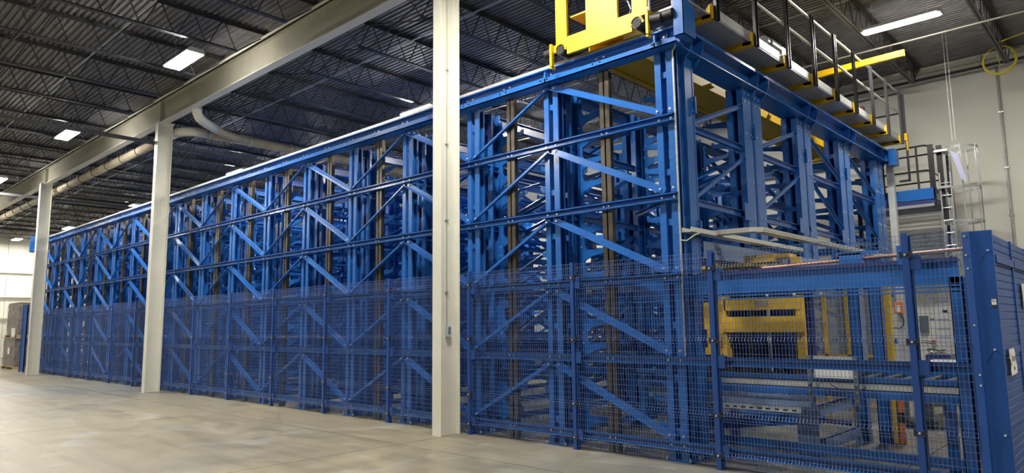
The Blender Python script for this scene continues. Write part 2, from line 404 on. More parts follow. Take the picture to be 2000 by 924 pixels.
# upright mesh, origin at base front centre
def upright(D, z0=0.0, closed=False):
    b = MB(); t = .007
    for sx, w0, w1 in ((-1,-.130,-.045),(1,.035,.125)):
        b.box(w0,w1,0,t,z0,TZ).box(w0,w1,D-t,D,z0,TZ)
        xw = w1 if sx < 0 else w0
        b.box(xw-(t if sx<0 else 0), xw+(0 if sx<0 else t), t, D-t, z0, TZ)
        xe = w0 if sx < 0 else w1
        e = (xe-(0 if sx<0 else t), xe+(t if sx<0 else 0))
        if closed and sx > 0: b.box(*e, t, D-t, z0, TZ)
        else: b.box(*e, t, .025, z0, TZ).box(*e, D-.025, D-t, z0, TZ)
    for k in range(8):
        z = .3+k*.62
        if z > z0: b.box(-.045,.035,.03,.038,z,z+.08).box(-.045,.035,D-.038,D-.03,z,z+.08)
    b.cur = 1
    for k in range(30):
        z = .32+k*.155
        if z > z0:
            for w_ in (-.088,.08): b.box(w_-.006,w_+.006,-.0015,.0,z,z+.012)
    return b.mesh('upright',['blue','dark'])
me_front, me_second, me_up = upright(.13), upright(.19), upright(.20)
me_end0, me_end1, me_end = upright(.13,0,False), upright(.20,0,True), upright(.27,2.62,True)
b = MB(); b.box(-.17,.17,-.03,.22,0,.015)
me_base = b.mesh('base_plate',['blue'])
b = MB()
for sx in (-.15,.15):
    for sy in (-.015,.2): b.cyl((sx,sy,.012),(sx,sy,.05),.012,6)
me_anch = b.mesh('anchor_bolts',['bolt'])
# comb plates (arms cut from plate)
def comb(right, left, zlo=.12):
    b = MB(); y0, y1 = -.012, .012; pit = .985/3
    b.box(-.17 if left else -.13, .17 if right else .13, y0, y1, zlo, 4.86)
    for s, on in ((1,right),(-1,left)):
        if not on: continue
        for k in range(14):
            z = .30 + k*pit; L = .62 if k % 3 else .54
            if z < zlo + .1: continue
            pts = [(.17,z-.11),(.20,z-.09),(.30,z-.05),(L-.02,z+.0),(L,z+.03),(L,z+.085),(L-.03,z+.085),(L-.05,z+.055),(.23,z+.045),(.19,z+.06),(.17,z+.10)]
            pts = [(s*x, zc) for x, zc in pts]
            if s < 0: pts = pts[::-1]
            b.prism(pts,'y',y0,y1)
    # bolted joint plates
    for z in [q for q in (1.3,2.65,4.25) if q > zlo]: b.box(-.16,.16,y0-.006,y1+.006,z,z+.22)
    b.cur = 1
    for z in [q for q in (1.3,2.65,4.25) if q > zlo]:
        for x in (-.12,.12):
            for dz in (.04,.18): b.cyl((x,y0-.02,z+dz),(x,y1+.02,z+dz),.012,6)
    return b.mesh('arm_plate',['blue','bolt'])
me_both, me_left, me_right, me_lefthi = comb(1,1), comb(0,1), comb(1,0), comb(0,1,2.63)
for i, x in enumerate(NX):
    for st, (ya, yb) in enumerate(YS):
        for second, y in enumerate((ya, yb)):
            if i and 0 < st < 4 and second: continue
            if i == 0: me = (me_end1 if second else me_end0) if st == 0 else me_end
            elif st == 0: me = me_second if second else me_front
            else: me = me_up
            u = inst('upright', me, (x,y,0), rk)
            if (y in (7.40,15.97) or st == 0) and not (i == 0 and st > 0):
                p = bpy.data.objects.new('base_plate', me_base); p.parent = u; COL.objects.link(p)
                if i < 5: p = bpy.data.objects.new('anchor_bolts', me_anch); p.parent = u; p['kind'] = 'stuff'; COL.objects.link(p)
        ya_, D_ = (yb+.205, 0) if st == 0 else ((ya+.2+yb)/2, 0)
        if i == 0 and st: ya_ = (ya+.27+yb)/2
        inst('arm_plate', (me_lefthi if st else me_left) if i == 0 else me_right if i == len(NX)-1 else me_both, (x,ya_,0), rk)
# long rails lying on the arms
b = MB(); b.box(-.02,.02,7.75,16.1,0,.006).box(-.02,-.014,7.75,16.1,-.045,0).box(.014,.02,7.75,16.1,-.03,0); me_sr = b.mesh('support_rail',['blue'])
for i, x in enumerate(NX):
    if i < 3: continue
    for k in range(7):
        z = .30+(2*k+1)*.985/3+.105 if i % 2 else .30+2*k*.985/3+.105
        for s_ in (-1,1):
            if i == len(NX)-1 and s_ < 0: continue
            inst('support_rail', me_sr, (x+s_*(.47 if (k+i) % 3 else .38),0,z), rk)
# shallow braces inside the bays
for k in range(len(NX)-1):
    xa_, xb_ = NX[k+1]+.15, NX[k]-.15
    for tr in range(5):
        z = (.45,1.35,2.35,3.3,4.2)[tr]
        y = 9.30 if (k+tr) % 2 else 11.34
        b = MB(); b.bar((xa_,y,z),(xb_,y,z+.42),.006,.06); b.bar((xa_,y,z),(xb_,y,z+.42),.05,.006,oy=.02,oz=.03); b.build('inner_brace','blue',rk)
# cross ties and braces in the YZ frames
def frame_tie(z, h):
    b = MB(); b.box(-.004,.004,7.45,16.2,z-h/2,z+h/2).box(-.004,.045,7.45,16.2,z-h/2,z-h/2+.006).box(-.004,.045,7.45,16.2,z+h/2-.006,z+h/2)
    return b
ties = [frame_tie(z-0.01,.085).mesh('cross_tie',['blue']) for z in (4.085,3.12,2.14,1.16,.19)]
b = MB(); ibeam(b,'y',7.45,16.2,0,4.82,4.975,.10,.008,.006); me_toptie = b.mesh('top_tie',['blue'])
zl = [4.83,4.085,3.12,2.14,1.16,.19]
ysc = [7.80,9.68,11.72,13.75,15.9]
me_fb = {}
for bay in range(4):
    for tr in range(5):
        up = bay < 2
        y0, y1 = ysc[bay]+.12, ysc[bay+1]-.12
        za, zb = (zl[tr+1]+.06, zl[tr]-.06) if up else (zl[tr]-.06, zl[tr+1]+.06)
        b = MB(); b.bar((0,y0,za),(0,y1,zb),.006,.065,up=(0,0,1)); b.bar((0,y0,za),(0,y1,zb),.04,.006,up=(0,0,1),oy=.018,oz=.032)
        me_fb[bay,tr] = b.mesh('frame_brace',['blue'])
for i, x in enumerate(NX):
    if i:
        for me in ties: inst('cross_tie', me, (x+.06,0,0), rk)
    else:
        ye = [7.89,9.37,9.99,11.40,12.02,13.43,14.05,15.62]
        for z in (4.075,3.11):
            for q in range(4):
                a0, a1 = ye[2*q], ye[2*q+1]
                b = MB(); b.box(x+.05,x+.056,a0,a1,z-.045,z+.045).box(x+.056,x+.10,a0,a1,z+.039,z+.045).box(x+.056,x+.10,a0,a1,z-.045,z-.039); b.build('cross_tie','blue',rk)
    if i: inst('top_tie', me_toptie, (x,0,0), rk)
    for (bay,tr), me in me_fb.items():
        if tr == 4 or (tr == 3 and i % 2 and i > 3): continue
        if i == 0 and tr > 1: continue
        inst('frame_brace', me, (x+.02 + (.07 if i == 0 else 0),0,0), rk)
# purlins front and rear
X0, X1 = NX[-1]-.14, NX[0]+.14
def purlins(yw, od, xa, xb, nm):
    for z in PZ:
        if z > 2: xb = X1
        else: xb = -1.26 if od < 0 else X1
        b = MB(); chan(b,'x',xa,xb,yw,z,.065,.10,.006,od)
        lip = yw+od*.065
        b.box(xa,xb,min(lip,lip-od*.005),max(lip,lip-od*.005),z-.05,z-.032).box(xa,xb,min(lip,lip-od*.005),max(lip,lip-od*.005),z+.032,z+.05)
        b.build(nm,'blue',rk)
purlins(7.394,-1,X0,-1.26,'purlin'); purlins(16.25,1,X0,X1,'rear_purlin')
for y in (11.72,):
    for z in PZ[1:4:2]:
        b = MB(); chan(b,'x',X0,X1,y,z,.05,.08,.006,-1); b.build('inner_purlin','blue',rk)
# zigzag braces in the long faces
def zig(y, dy, nm, tiers):
    for k in range(len(NX)-1):
        hi, lo = (k+1, k) if k % 2 == 0 else (k, k+1)      # odd nodes are the high ones
        xh, xl = NX[hi], NX[lo]; s = 1 if xl > xh else -1
        for tr in tiers:
            zt = (TZ-.03) if tr == 0 else PZ[tr-1]-.075
            zb = PZ[tr]+.085
            b = MB(); p, q = (xh+s*.03,y,zt), (xl-s*.03,y,zb)
            b.bar(p,q,.008,.085 if s > 0 else .06)
            b.bar(p,q,.05,.006,oy=.025*s*(1 if dy < 0 else -1),oz=-.04 if s > 0 else -.03)
            # shift of the lower leg towards the viewer side
            b.build(nm,'blue',rk)
zig(7.375,-1,'front_brace',range(5)); zig(16.27,1,'rear_brace',range(5))
# guide posts mid-bay, front and rear
b = MB()
for x0, x1 in ((-.078,-.010),(.008,.080)):
    b.box(x0,x1,0,.006,0,TZ).box(x0,x0+.006,0,.07,0,TZ).box(x1-.006,x1,0,.07,0,TZ)
b.box(-.078,.08,.05,.056,.5,TZ)
me_g = b.mesh('guide_post',['guide'])
for x in GX:
    inst('guide_post', me_g, (x,7.405,0), rk)
    inst('guide_post', me_g, (x,16.1,0), rk)
# bolts on the front face
b = MB()
for z in PZ:
    for x in NX:
        for dx in (-.085,.08): b.cyl((x+dx,7.382,z),(x+dx,7.40,z),.016,6)
    for x in GX:
        for dx in (-.04,.04): b.cyl((x+dx,7.382,z),(x+dx,7.40,z),.014,6)
for x in NX+GX:
    for dx in (-.06,.06): b.cyl((x+dx,7.25,5.035),(x+dx,7.262,5.035),.015,6).cyl((x+dx,7.335,5.13),(x+dx,7.347,5.13),.014,6)
for i, x in enumerate(NX):
    s_ = -1 if i % 2 == 0 else 1
    for tr in range(5):
        z = (PZ[tr]+.11) if i % 2 == 0 else ((TZ-.06) if tr == 0 else PZ[tr-1]-.10)
        for dx in (-.09,.09): b.cyl((x+dx,7.35,z),(x+dx,7.37,z),.015,6)
b.build('bolt_heads','bolt',rk,kind='stuff')
b = MB()
for (ya, yb) in YS[1:]:
    for y in (ya+.06,ya+.2,yb+.06,yb+.2):
        for z in (4.90,4.78,4.3,3.6,3.1): b.cyl((-4.15,y,z),(-4.135,y,z),.013,6)
b.build('bolt_heads','bolt',rk,kind='stuff')
# joint plates on the end frame
for (ya, yb) in YS[1:]:
    for z in (3.02,): MB().box(-4.142,-4.134,ya-.14,ya+.16,z,z+.24).build('joint_plate','blue',rk)
# crane runway beams
def runway(yc, name, rname):
    b = MB(); b.box(X0-.3,-4.0,yc-.1,yc+.1,TZ+.005,TZ+.02).box(X0-.3,-4.0,yc-.1,yc-.092,TZ+.005,TZ+.075)
    b.box(X0-.3,-4.0,yc-.005,yc+.005,TZ+.02,5.195).box(X0-.3,-4.0,yc-.075,yc+.075,5.185,5.20)
    o = b.build(name,'blue',rk)
    b = MB(); b.box(X0-.3,-4.0,yc-.06,yc+.06,5.20,5.215).box(X0-.3,-4.0,yc-.03,yc+.03,5.215,5.262); b.build(rname,'rail',rk,label='pale worn crane rail')
    return o
runway(7.35,'runway_beam','crane_rail'); runway(16.28,'runway_beam','crane_rail')
for x in (NX[0]-.03, NX[1]+.02):
    b = MB(); b.box(x-.012,x+.012,7.25,7.34,4.99,5.15); b.build('beam_stiffener','blue',rk)
# end beam over the short face
b = MB()
b.box(-4.34,-4.0,7.3,16.5,5.235,5.25).box(-4.006,-3.998,7.3,16.5,5.21,5.25)
b.box(-4.15,-4.14,7.3,16.5,5.0,5.235).box(-4.385,-4.03,7.45,16.4,4.985,5.0)
b.build('end_beam','blue',rk)
b = MB(); ibeam(b,'y',7.3,16.5,X0-.2,4.98,5.2,.2); b.build('end_beam','blue',rk)
b = MB()
for (ya, yb) in YS:
    for y in (ya+.0,yb+.0):
        b_ = MB(); b_.prism([(-4.14,4.86),(-4.115,4.88),(-4.07,4.96),(-4.02,5.05),(-4.0,5.10),(-4.0,5.235),(-4.14,5.235)],'y',y+.26,y+.268); b_.build('gusset_plate','blue',rk)
# end stops (buffer posts)
for yc in (7.33, 16.3):
    if yc > 10:
        MB().box(-3.995,-3.86,yc-.13,yc+.16,4.9,5.25).build('end_stop','blue',rk); continue
    b = MB(); b.box(-3.995,-3.86,yc-.13,yc-.122,5.03,5.85).box(-3.868,-3.86,yc-.13,yc+.16,5.03,5.85).box(-3.995,-3.987,yc-.122,yc+.16,5.03,5.85).box(-3.995,-3.86,yc-.13,yc+.16,5.03,5.04)
    b.build('end_stop','blue',rk)
MB().cyl((-4.14,7.2,5.33),(-3.99,7.2,5.33),.062,20).build('end_buffer','rubber',rk)
# blue buffers of the far end
MB().box(X0-.5,X0-.25,7.05,7.3,4.75,5.3).box(X0-.32,X0-.3,7.0,7.4,4.7,5.35).build('end_stop','blue',rk)
# cable conduit up the corner upright + green yellow earth wire
MB().tube([(-4.125,7.385,1.2),(-4.125,7.385,4.86)],.014,6).build('cable_conduit','galv',rk)
MB().tube([(-4.125,7.38,4.86),(-4.11,7.36,4.93),(-4.06,7.34,4.97),(-4.03,7.3,5.03)],.008,6).build('earth_wire','green',rk)
MB().tube([(-4.12,7.38,2.58),(-4.05,7.40,2.57),(-3.98,7.45,2.63),(-3.93,7.5,2.66)],.008,6).build('earth_wire','green',rk)

# ================================================================ CRANE
cr = thing('bridge_crane', 'yellow stacker crane bridge with walkway riding on the rack top', 'crane', (-5.0,11.8,5.27))
def endcar(yc):
    t = .03
    b = MB()
    # lower longitudinal plate
    b.prism([(-5.86,5.30),(-5.63,5.26),(-4.52,5.26),(-4.30,5.33),(-4.30,5.50),(-4.33,5.57),(-5.80,5.44),(-5.87,5.40)][::1],'y',yc-t,yc)
    return b
yc = 7.2
for yc, HT in ((7.2,7.0),(16.25,5.72)):
    # side plate made of members around the two openings
    b = MB()
    P = lambda pts: b.prism(pts,'y',yc-.04,yc)
    P([(-5.60,5.255),(-4.555,5.255),(-4.555,5.50),(-5.60,5.50)])
    P([(-5.79,5.36),(-5.60,5.36),(-5.60,HT),(-5.79,HT)])                # left post
    P([(-5.27,5.5),(-4.77,5.5),(-4.77,HT),(-5.27,HT)])                  # middle plate
    P([(-4.555,5.42),(-4.30,5.42),(-4.30,5.50),(-4.555,5.50)])
    P([(-4.55,5.5),(-4.33,5.5),(-4.33,HT),(-4.55,HT)])                  # right plate
    P([(-5.87,5.33),(-5.79,5.33),(-5.79,5.44),(-5.87,5.42)])
    P([(-5.60,HT-.1),(-5.27,HT-.1),(-5.27,HT),(-5.60,HT)]); P([(-4.77,HT-.1),(-4.55,HT-.1),(-4.55,HT),(-4.77,HT)])
    b.box(-5.84,-4.32,yc+.04,yc+.22,5.44,5.47)
    b.build('end_carriage','yellow',cr)
    for xw in (-5.705,-4.475):
        w_ = MB(); w_.cyl((xw,yc-.055,5.335),(xw,yc-.045,5.335),.062,24); w_.build('wheel_hub','hub',cr,label='turned dark steel wheel hub')
        w_ = MB(); w_.cyl((xw,yc-.045,5.335),(xw,yc+.19,5.335),.072,24); w_.build('wheel','black',cr)
        # arched guard around the wheel
        g_ = MB(); pts = []
        n = 10
        for i in range(n+1):
            a = PI*1.08*i/n - .04*PI; pts.append((xw+.088*math.cos(a), 5.335+.088*math.sin(a)))
        for i in range(n):
            (x0,z0),(x1,z1) = pts[i],pts[i+1]
            g_.bar((x0,yc-.045,z0),(x1,yc-.045,z1),.03,.014)
        g_.build('wheel_guard','yellow',cr)
    for xw in (-5.85,-4.31):
        MB().box(xw-.018,xw+.018,yc-.09,yc-.04,5.12,5.45).box(xw-.018,xw+.018,yc-.09,yc-.01,5.10,5.135).build('rail_claw','yellow',cr)
    MB().cyl((-4.28,yc-.02,5.33),(-4.13,yc-.02,5.31),.062,24).build('buffer','rubber',cr,smooth=False)
    MB().cyl((-6.02,yc+.02,5.37),(-5.87,yc+.02,5.37),.06,24).build('buffer','rubber',cr)
# left slanted bracing inside first opening
for yy in (7.5,):
    b = MB(); b.prism([(-5.58,5.5),(-5.36,5.5),(-5.28,5.72),(-5.28,5.85),(-5.42,6.2),(-5.58,6.2)],'y',7.6,7.62); b.build('inner_plate','yellow',cr)
    b = MB(); b.box(-5.6,-5.27,7.25,7.6,5.80,5.82); b.build('inner_plate','yellow',cr)
    b = MB(); b.box(-4.76,-4.57,7.5,7.53,5.5,6.6); b.build('inner_plate','yellow',cr)
    MB().tube([(-4.72,7.3,5.76),(-4.68,7.28,5.74),(-4.64,7.28,5.62),(-4.7,7.3,5.53)],.006,6).build('cable','alu',cr)
# bridge box girder and its companion
b = MB(); b.box(-5.50,-4.95,7.55,16.1,5.30,5.32).box(-4.96,-4.94,7.55,16.1,5.275,5.70).box(-5.52,-5.50,7.55,16.1,5.275,5.70).box(-5.50,-4.95,7.55,16.1,5.68,5.70).box(-5.60,-5.50,7.55,16.1,5.27,5.28); b.build('bridge_girder','yellow',cr)
# clean white machined blocks and gear at the corner
MB().box(-4.24,-4.10,7.42,7.58,5.42,5.5).box(-4.2,-4.02,7.45,7.52,5.50,5.56).build('sensor_block','alu',cr)
MB().tube([(-4.27,7.12,5.42),(-4.27,7.12,5.60)],.014,8).build('sensor_rod','alu',cr)
MB().box(-4.06,-4.03,7.28,7.33,5.27,5.55).build('sensor_bracket','black',cr)
# walkway
PY = [7.92,9.10,10.25,11.36,12.42,13.45,14.5,15.52,16.55]
for a, c in zip(PY[:-1], PY[1:]):
    b = MB(); b.box(-4.55,-3.83,a+.025,c-.025,5.455,5.475).box(-3.84,-3.822,a+.03,c-.03,5.475,5.60); b.build('walkway_plate','galv',cr)
b = MB(); b.box(-4.55,-3.83,7.3,PY[0]-.02,5.455,5.475); b.build('walkway_plate','galv',cr)
for y in PY:
    b = MB(); b.box(-4.9,-3.80,y-.12,y-.02,5.40,5.408).box(-4.9,-3.80,y-.12,y-.112,5.408,5.455).box(-3.806,-3.80,y-.10,y-.02,5.40,5.60)
    b.prism([(-3.806,5.408),(-3.806,5.585),(-3.82,5.585),(-3.93,5.455),(-3.93,5.408)],'y',y-.12,y-.112)
    b.build('walkway_bracket','yellow',cr)
    b = MB(); b.box(-3.797,-3.789,y-.045,y+.045,5.40,6.60).box(-3.789,-3.755,y+.037,y+.045,5.40,6.60).box(-3.789,-3.755,y-.045,y-.037,5.40,6.60)
    p = b.build('railing_post','black',cr)
    b = MB()
    for z in (5.43,5.56): b.cyl((-3.80,y,z),(-3.775,y,z),.011,6)
    b.build('post_bolts','bolt',p,kind='stuff')
for z in (6.58,6.10,):
    MB().tube([(-3.81,7.3,z),(-3.81,16.6,z)],.021,8).build('handrail','galv',cr,label='bright steel rail tube')
MB().tube([(-3.80,16.60,6.55),(-4.9,16.60,6.55)],.02,8).tube([(-3.80,16.60,6.1),(-4.9,16.60,6.1)],.02,8).build('end_rail','black',cr)
MB().box(-3.80,-3.74,16.72,16.78,5.62,6.55).build('railing_post','black',cr)
MB().box(-3.82,-3.72,16.7,16.8,5.50,5.66).box(-3.75,-3.72,16.72,16.78,5.28,5.5).build('ladder_bracket','yellow',cr)
MB().box(-3.77,-3.73,16.73,16.77,4.62,5.55).box(-3.95,-3.73,16.73,16.77,4.60,4.64).build('hanging_strut','black',cr)
# trolley motor and yellow festoon angle
mo = MB(); mo.tube([(-4.02,10.05,5.80),(-4.02,10.42,5.80)],.10,20); mo.build('drive_motor','mgrey',cr,smooth=False)
MB().box(-4.11,-3.93,10.42,10.60,5.60,5.84).build('gearbox','mgrey',cr)
MB().tube([(-4.02,9.92,5.80),(-4.02,10.05,5.80)],.085,20).build('fan_cowl','mgrey',cr)
MB().box(-4.1,-3.94,10.95,11.18,5.52,5.72).box(-4.04,-4.0,11.18,11.26,5.60,5.63).build('valve_block','mgrey',cr)
MB().box(-4.1,-4.0,14.05,14.12,5.5,5.78).build('switch_bracket','yellow',cr)
MB().box(-4.05,-3.95,14.5,14.6,5.5,5.82).build('limit_switch','black',cr)
MB().box(-4.0,-3.96,14.48,14.5,5.6,5.78).build('switch_lever','red',cr)
b = MB(); b.bar((-4.72,14.0,6.50),(-3.04,14.0,6.52),.012,.13); b.bar((-4.72,14.0,6.50),(-3.04,14.0,6.52),.07,.01,oy=.03,oz=-.065); b.build('festoon_beam','yellow',cr)
MB().box(-4.74,-4.66,13.98,14.04,5.47,6.56).build('festoon_mast','black',cr)

# ================================================================ FENCE
FX = [-1.72-1.987*k for k in range(16)]
fe = thing('safety_fence', 'blue welded wire mesh safety fence in front of the rack', 'fence', (-17,7.28,0))
fy = 7.29
b = MB(); b.box(-.028,.028,-.03,.03,0,2.415)
b.box(.028,.05,.005,.03,0,2.39)
me_post = b.mesh('fence_post',['fence'])
b = MB()
BZ = (2.21,1.40,.58,.155)
b.box(.028,.05,-.03,.02,-.032,.032).box(-.05,-.028,-.03,.02,-.032,.032).box(-.028,.028,-.034,-.03,-.012,.012)
b.cur = 1; b.cyl((0,-.046,0),(0,-.034,0),.011,6)
me_clamp = b.mesh('post_clamp',['black','bolt'])
b = MB(); b.box(.03,.115,-.012,-.004,-.07,.07).box(.107,.115,-.012,.06,-.07,.07); me_br = b.mesh('mount_bracket',['fence'])
def wire_panel(x0, x1):
    b = MB(); r = .0017
    prof = [(0,.045)]
    for z in sorted(BZ): prof += [(0,z-.035),(-.028,z),(0,z+.035)]
    prof.append((0,2.40))
    n = round((x1-x0)/.036)
    for i in range(n+1):
        x = x0 + (x1-x0)*i/n
        vs = []; fs = []
        for y, z in prof: vs += [(x-r,y-r,z),(x+r,y-r,z),(x+r,y+r,z),(x-r,y+r,z)]
        for k in range(len(prof)-1):
            for j in range(4): fs.append((k*4+j,k*4+(j+1)%4,k*4+4+(j+1)%4,k*4+4+j))
        b.add(vs, fs)
    z = .045; hz = []
    while z < 2.40: hz.append((0,z)); z += .0673
    hz = [h for h in hz if all(abs(h[1]-q) > .05 for q in BZ)]
    for q in BZ: hz += [(0,q-.035),(-.028,q),(0,q+.035)]
    hz += [(0,2.30),(0,2.348),(0,2.396)]
    for y, z in hz: b.box(x0,x1,y-r-.001,y+r,z-r,z+r)
    return b
me_pan = wire_panel(.045,1.942).mesh('mesh_panel',['wire'])
for i, x in enumerate(FX):
    p = inst('fence_post', me_post, (x,fy,0), fe)
    for z in BZ:
        c = bpy.data.objects.new('post_clamp', me_clamp); c.parent = p; c.location = (0,0,z); COL.objects.link(c)
    for z in (2.14,1.167,.19):
        c = bpy.data.objects.new('mount_bracket', me_br); c.parent = p; c.location = (0,0,z); COL.objects.link(c)
    inst('mesh_panel', me_pan, (x-1.987,fy,0), fe)
wire_panel(-1.675,-1.27).build('mesh_panel','wire',fe)
fe.children[-1].location.y = fy - 7.28 + 7.28

# ================================================================ ENCLOSURE RIGHT
en = thing('panel_enclosure', 'solid dark blue sheet steel enclosure with ribbed panels right of the fence', 'enclosure', (-1.1,9,0))
b = MB(); b.prism([(-1.262,7.29),(-1.195,7.25),(-1.185,7.275),(-1.16,7.285),(-1.04,7.285),(-1.035,7.29),(-1.035,7.34),(-1.045,7.34),(-1.045,7.297),(-1.165,7.297),(-1.2,7.29),(-1.25,7.315),(-1.25,7.36),(-1.262,7.36)][::-1],'z',0,2.38)
b.build('corner_post','encl',en)
b = MB()
for x, z in ((-1.235,2.34),(-1.235,2.17),(-1.23,2.05),(-1.22,1.55),(-1.215,1.12),(-1.215,1.03),(-1.07,2.20),(-1.09,1.34),(-1.075,.62)): b.cyl((x,7.25,z),(x,7.30,z),.009,8)
b.build('post_bolts','bolt',en,kind='stuff')
yy = 7.37
for k in range(5):
    y0, y1 = 7.36+k*1.02, 7.36+(k+1)*1.02
    MB().box(-1.10,-1.036,y1-.06,y1,0,2.36).build('enclosure_post','encl',en)
    for z in (2.13,1.32,.62,.10): MB().box(-1.047,-1.025 if z > 2 else -1.04,y0,y1-.06,z-.03,z+.035).build('panel_rail','encl',en)
me_sl = MB().prism([(-.006,0),(.006,.004),(.008,.058),(.002,.068),(-.006,.068)][::1],'y',0,.955).mesh('slat',['encl'])
for k in range(3):
    for j in range(33):
        inst('slat', me_sl, (-1.055,7.37+k*1.02,.08+j*.069), en)
for k in range(3,5):
    MB().box(-1.06,-1.05,7.37+k*1.02,7.37+k*1.02+.955,.08,2.35).build('sheet_panel','encl',en)
# paper notices and warning sticker
pn = thing('paper_notice', 'torn white paper notice taped on the blue enclosure panel', 'notice', (-1.025,7.75,1.0))
b = MB(); b.prism([(7.48,1.335),(7.76,1.34),(7.80,1.29),(7.77,1.25),(7.85,1.18),(7.83,1.115),(7.52,1.105),(7.50,1.15),(7.56,1.20),(7.50,1.26)],'x',-1.022,-1.019); b.build('sheet','paper',pn)
def text(s, size, loc, rot, m_, parent, name='lettering'):
    c = bpy.data.curves.new(name,'FONT'); c.body = s; c.size = size; c.align_x = 'CENTER'; c.align_y = 'CENTER'; c.extrude = .0004
    tmp = bpy.data.objects.new(name, c); me = bpy.data.meshes.new_from_object(tmp); bpy.data.objects.remove(tmp)
    o = bpy.data.objects.new(name, me); me.materials.clear(); me.materials.append(M[m_]); o.rotation_euler = rot
    o.parent = parent; o.location = Vector(loc) - wloc(parent); COL.objects.link(o); return o
text('Scrap', .085, (-1.0185,7.66,1.255), (PI/2,0,PI/2), 'ink', pn)
text('bin', .06, (-1.0185,7.69,1.165), (PI/2,0,PI/2), 'ink', pn)
p2 = thing('white_notice', 'white paper notice at the right edge of the blue enclosure', 'notice', (-1.02,8.05,1.9))
MB().box(-1.028,-1.024,8.72,8.98,1.70,1.96).build('sheet','paper',p2)
st = thing('warning_sticker', 'small white warning sticker with black band on the corner post', 'sticker', (-1.07,7.28,1.72))
b = MB(); b.box(-1.082,-1.048,7.2815,7.2835,1.725,1.775); b.build('white_field','paper',st)
MB().box(-1.082,-1.048,7.2805,7.2832,1.773,1.777).build('red_edge','red',st)
MB().box(-1.079,-1.047,7.2815,7.2835,1.70,1.723).build('black_band','ink',st)
MB().bar((-1.078,7.2805,1.768),(-1.067,7.2805,1.748),.001,.005).bar((-1.067,7.2805,1.75),(-1.056,7.2805,1.756),.001,.005).cyl((-1.064,7.279,1.765),(-1.064,7.2815,1.765),.003,8).build('pictogram','ink',st)

# ================================================================ STATION
fr = thing('loading_portal', 'blue welded portal frame with wide header beam at the loading station', 'frame', (-2.8,7.7,0))
b = MB(); b.box(-4.95,-1.36,7.60,7.62,1.93,2.17).box(-4.95,-1.36,7.60,7.72,2.155,2.17).box(-4.95,-1.36,7.60,7.72,1.86,1.875).box(-4.95,-1.36,7.60,7.72,1.90,1.915); b.build('header_beam','blue',fr)
MB().box(-4.0,-1.36,7.565,7.60,2.155,2.185).build('top_angle','dblue',fr)
b = MB(); b.box(-1.45,-1.34,7.60,7.612,0,2.0).box(-1.45,-1.44,7.60,7.78,0,2.0).box(-1.35,-1.34,7.60,7.78,0,2.0); b.build('end_column','blue',fr)
b = MB()
for k in range(8): b.cyl((-1.40,7.596,.95+k*.055),(-1.40,7.602,.95+k*.055),.006,6)
b.build('column_holes','dark',fr,kind='stuff')
MB().box(-1.86,-1.74,7.55,7.6,2.14,2.33).build('top_plate','blue',fr)
MB().box(-2.42,-2.2,7.6,7.7,2.17,2.30).box(-2.45,-2.05,7.6,7.66,2.27,2.31).build('top_plate','blue',fr)
b = MB()
for x in (-2.9,-2.62,-3.2): b.cyl((x,7.585,1.895),(x,7.60,1.895),.014,6)
b.build('bolt_heads','bolt',fr,kind='stuff')
MB().tube([(-3.3,7.75,2.21),(-1.3,7.75,2.27)],.018,8).build('pipe','copper',fr,label='brown pipe along the top')
cv = thing('roller_conveyor', 'long blue conveyor bed with silver side rail behind the mesh', 'conveyor', (-3,8.1,0))
yy = 8.0
b = MB(); b.box(-5.2,-1.45,yy,yy+.05,.955,1.01); b.build('upper_rail','blue',cv)
b = MB(); b.box(-5.2,-1.45,yy+.01,yy+.06,.94,.955).box(-5.2,-1.45,yy+.01,yy+.05,.868,.878); b.build('dark_strip','black',cv)
b = MB(); b.box(-4.35,-1.45,yy-.004,yy+.05,.878,.938); b.build('side_rail','alu',cv,label='silver aluminium rail')
b = MB(); b.box(-5.2,-1.45,yy,yy+.06,.79,.868); b.build('lower_rail','blue',cv)
b = MB(); b.box(-5.0,-2.95,yy-.06,yy,.745,.775).box(-5.0,-2.95,yy-.05,yy+.02,.66,.745); b.build('edge_strip','bgrey',cv)
b = MB(); b.box(-4.6,-3.05,yy-.03,yy-.02,.585,.655); b.build('chain_guide','white',cv,label='white perforated strip')
b = MB()
for k in range(15): b.box(-4.55+k*.1,-4.50+k*.1,yy-.033,yy-.03,.60,.62)
b.build('slots','dark',cv,kind='stuff')
for k in range(16): MB().cyl((-4.9+k*.21,yy+.12,.93),(-4.9+k*.21,yy+1.5,.93),.035,10).build('roller','guide',cv)
MB().box(-5.2,-1.45,yy+1.5,yy+1.56,.79,1.01).build('rear_rail','blue',cv)
for x in (-4.8,-1.75):
    for y in (yy+.7,yy+1.4): MB().box(x-.05,x+.05,y-.04,y+.04,0,.79).build('leg','blue',cv)
for x in (-3.95,-3.68,-3.42): MB().box(x-.05,x+.05,yy-.03,yy,1.02,1.07).build('sensor','black',cv)
for x0 in (-4.85,): MB().box(x0,-1.5,yy+.3,yy+.4,.1,.2).build('base_rail','blue',cv)
MB().bar((-5.2,9.8,.12),(-4.7,12.5,.12),.12,.16).build('floor_beam','blue',cv)
MB().bar((-4.3,8.2,.35),(-3.4,9.6,.35),.10,.14).build('floor_beam','blue',cv)
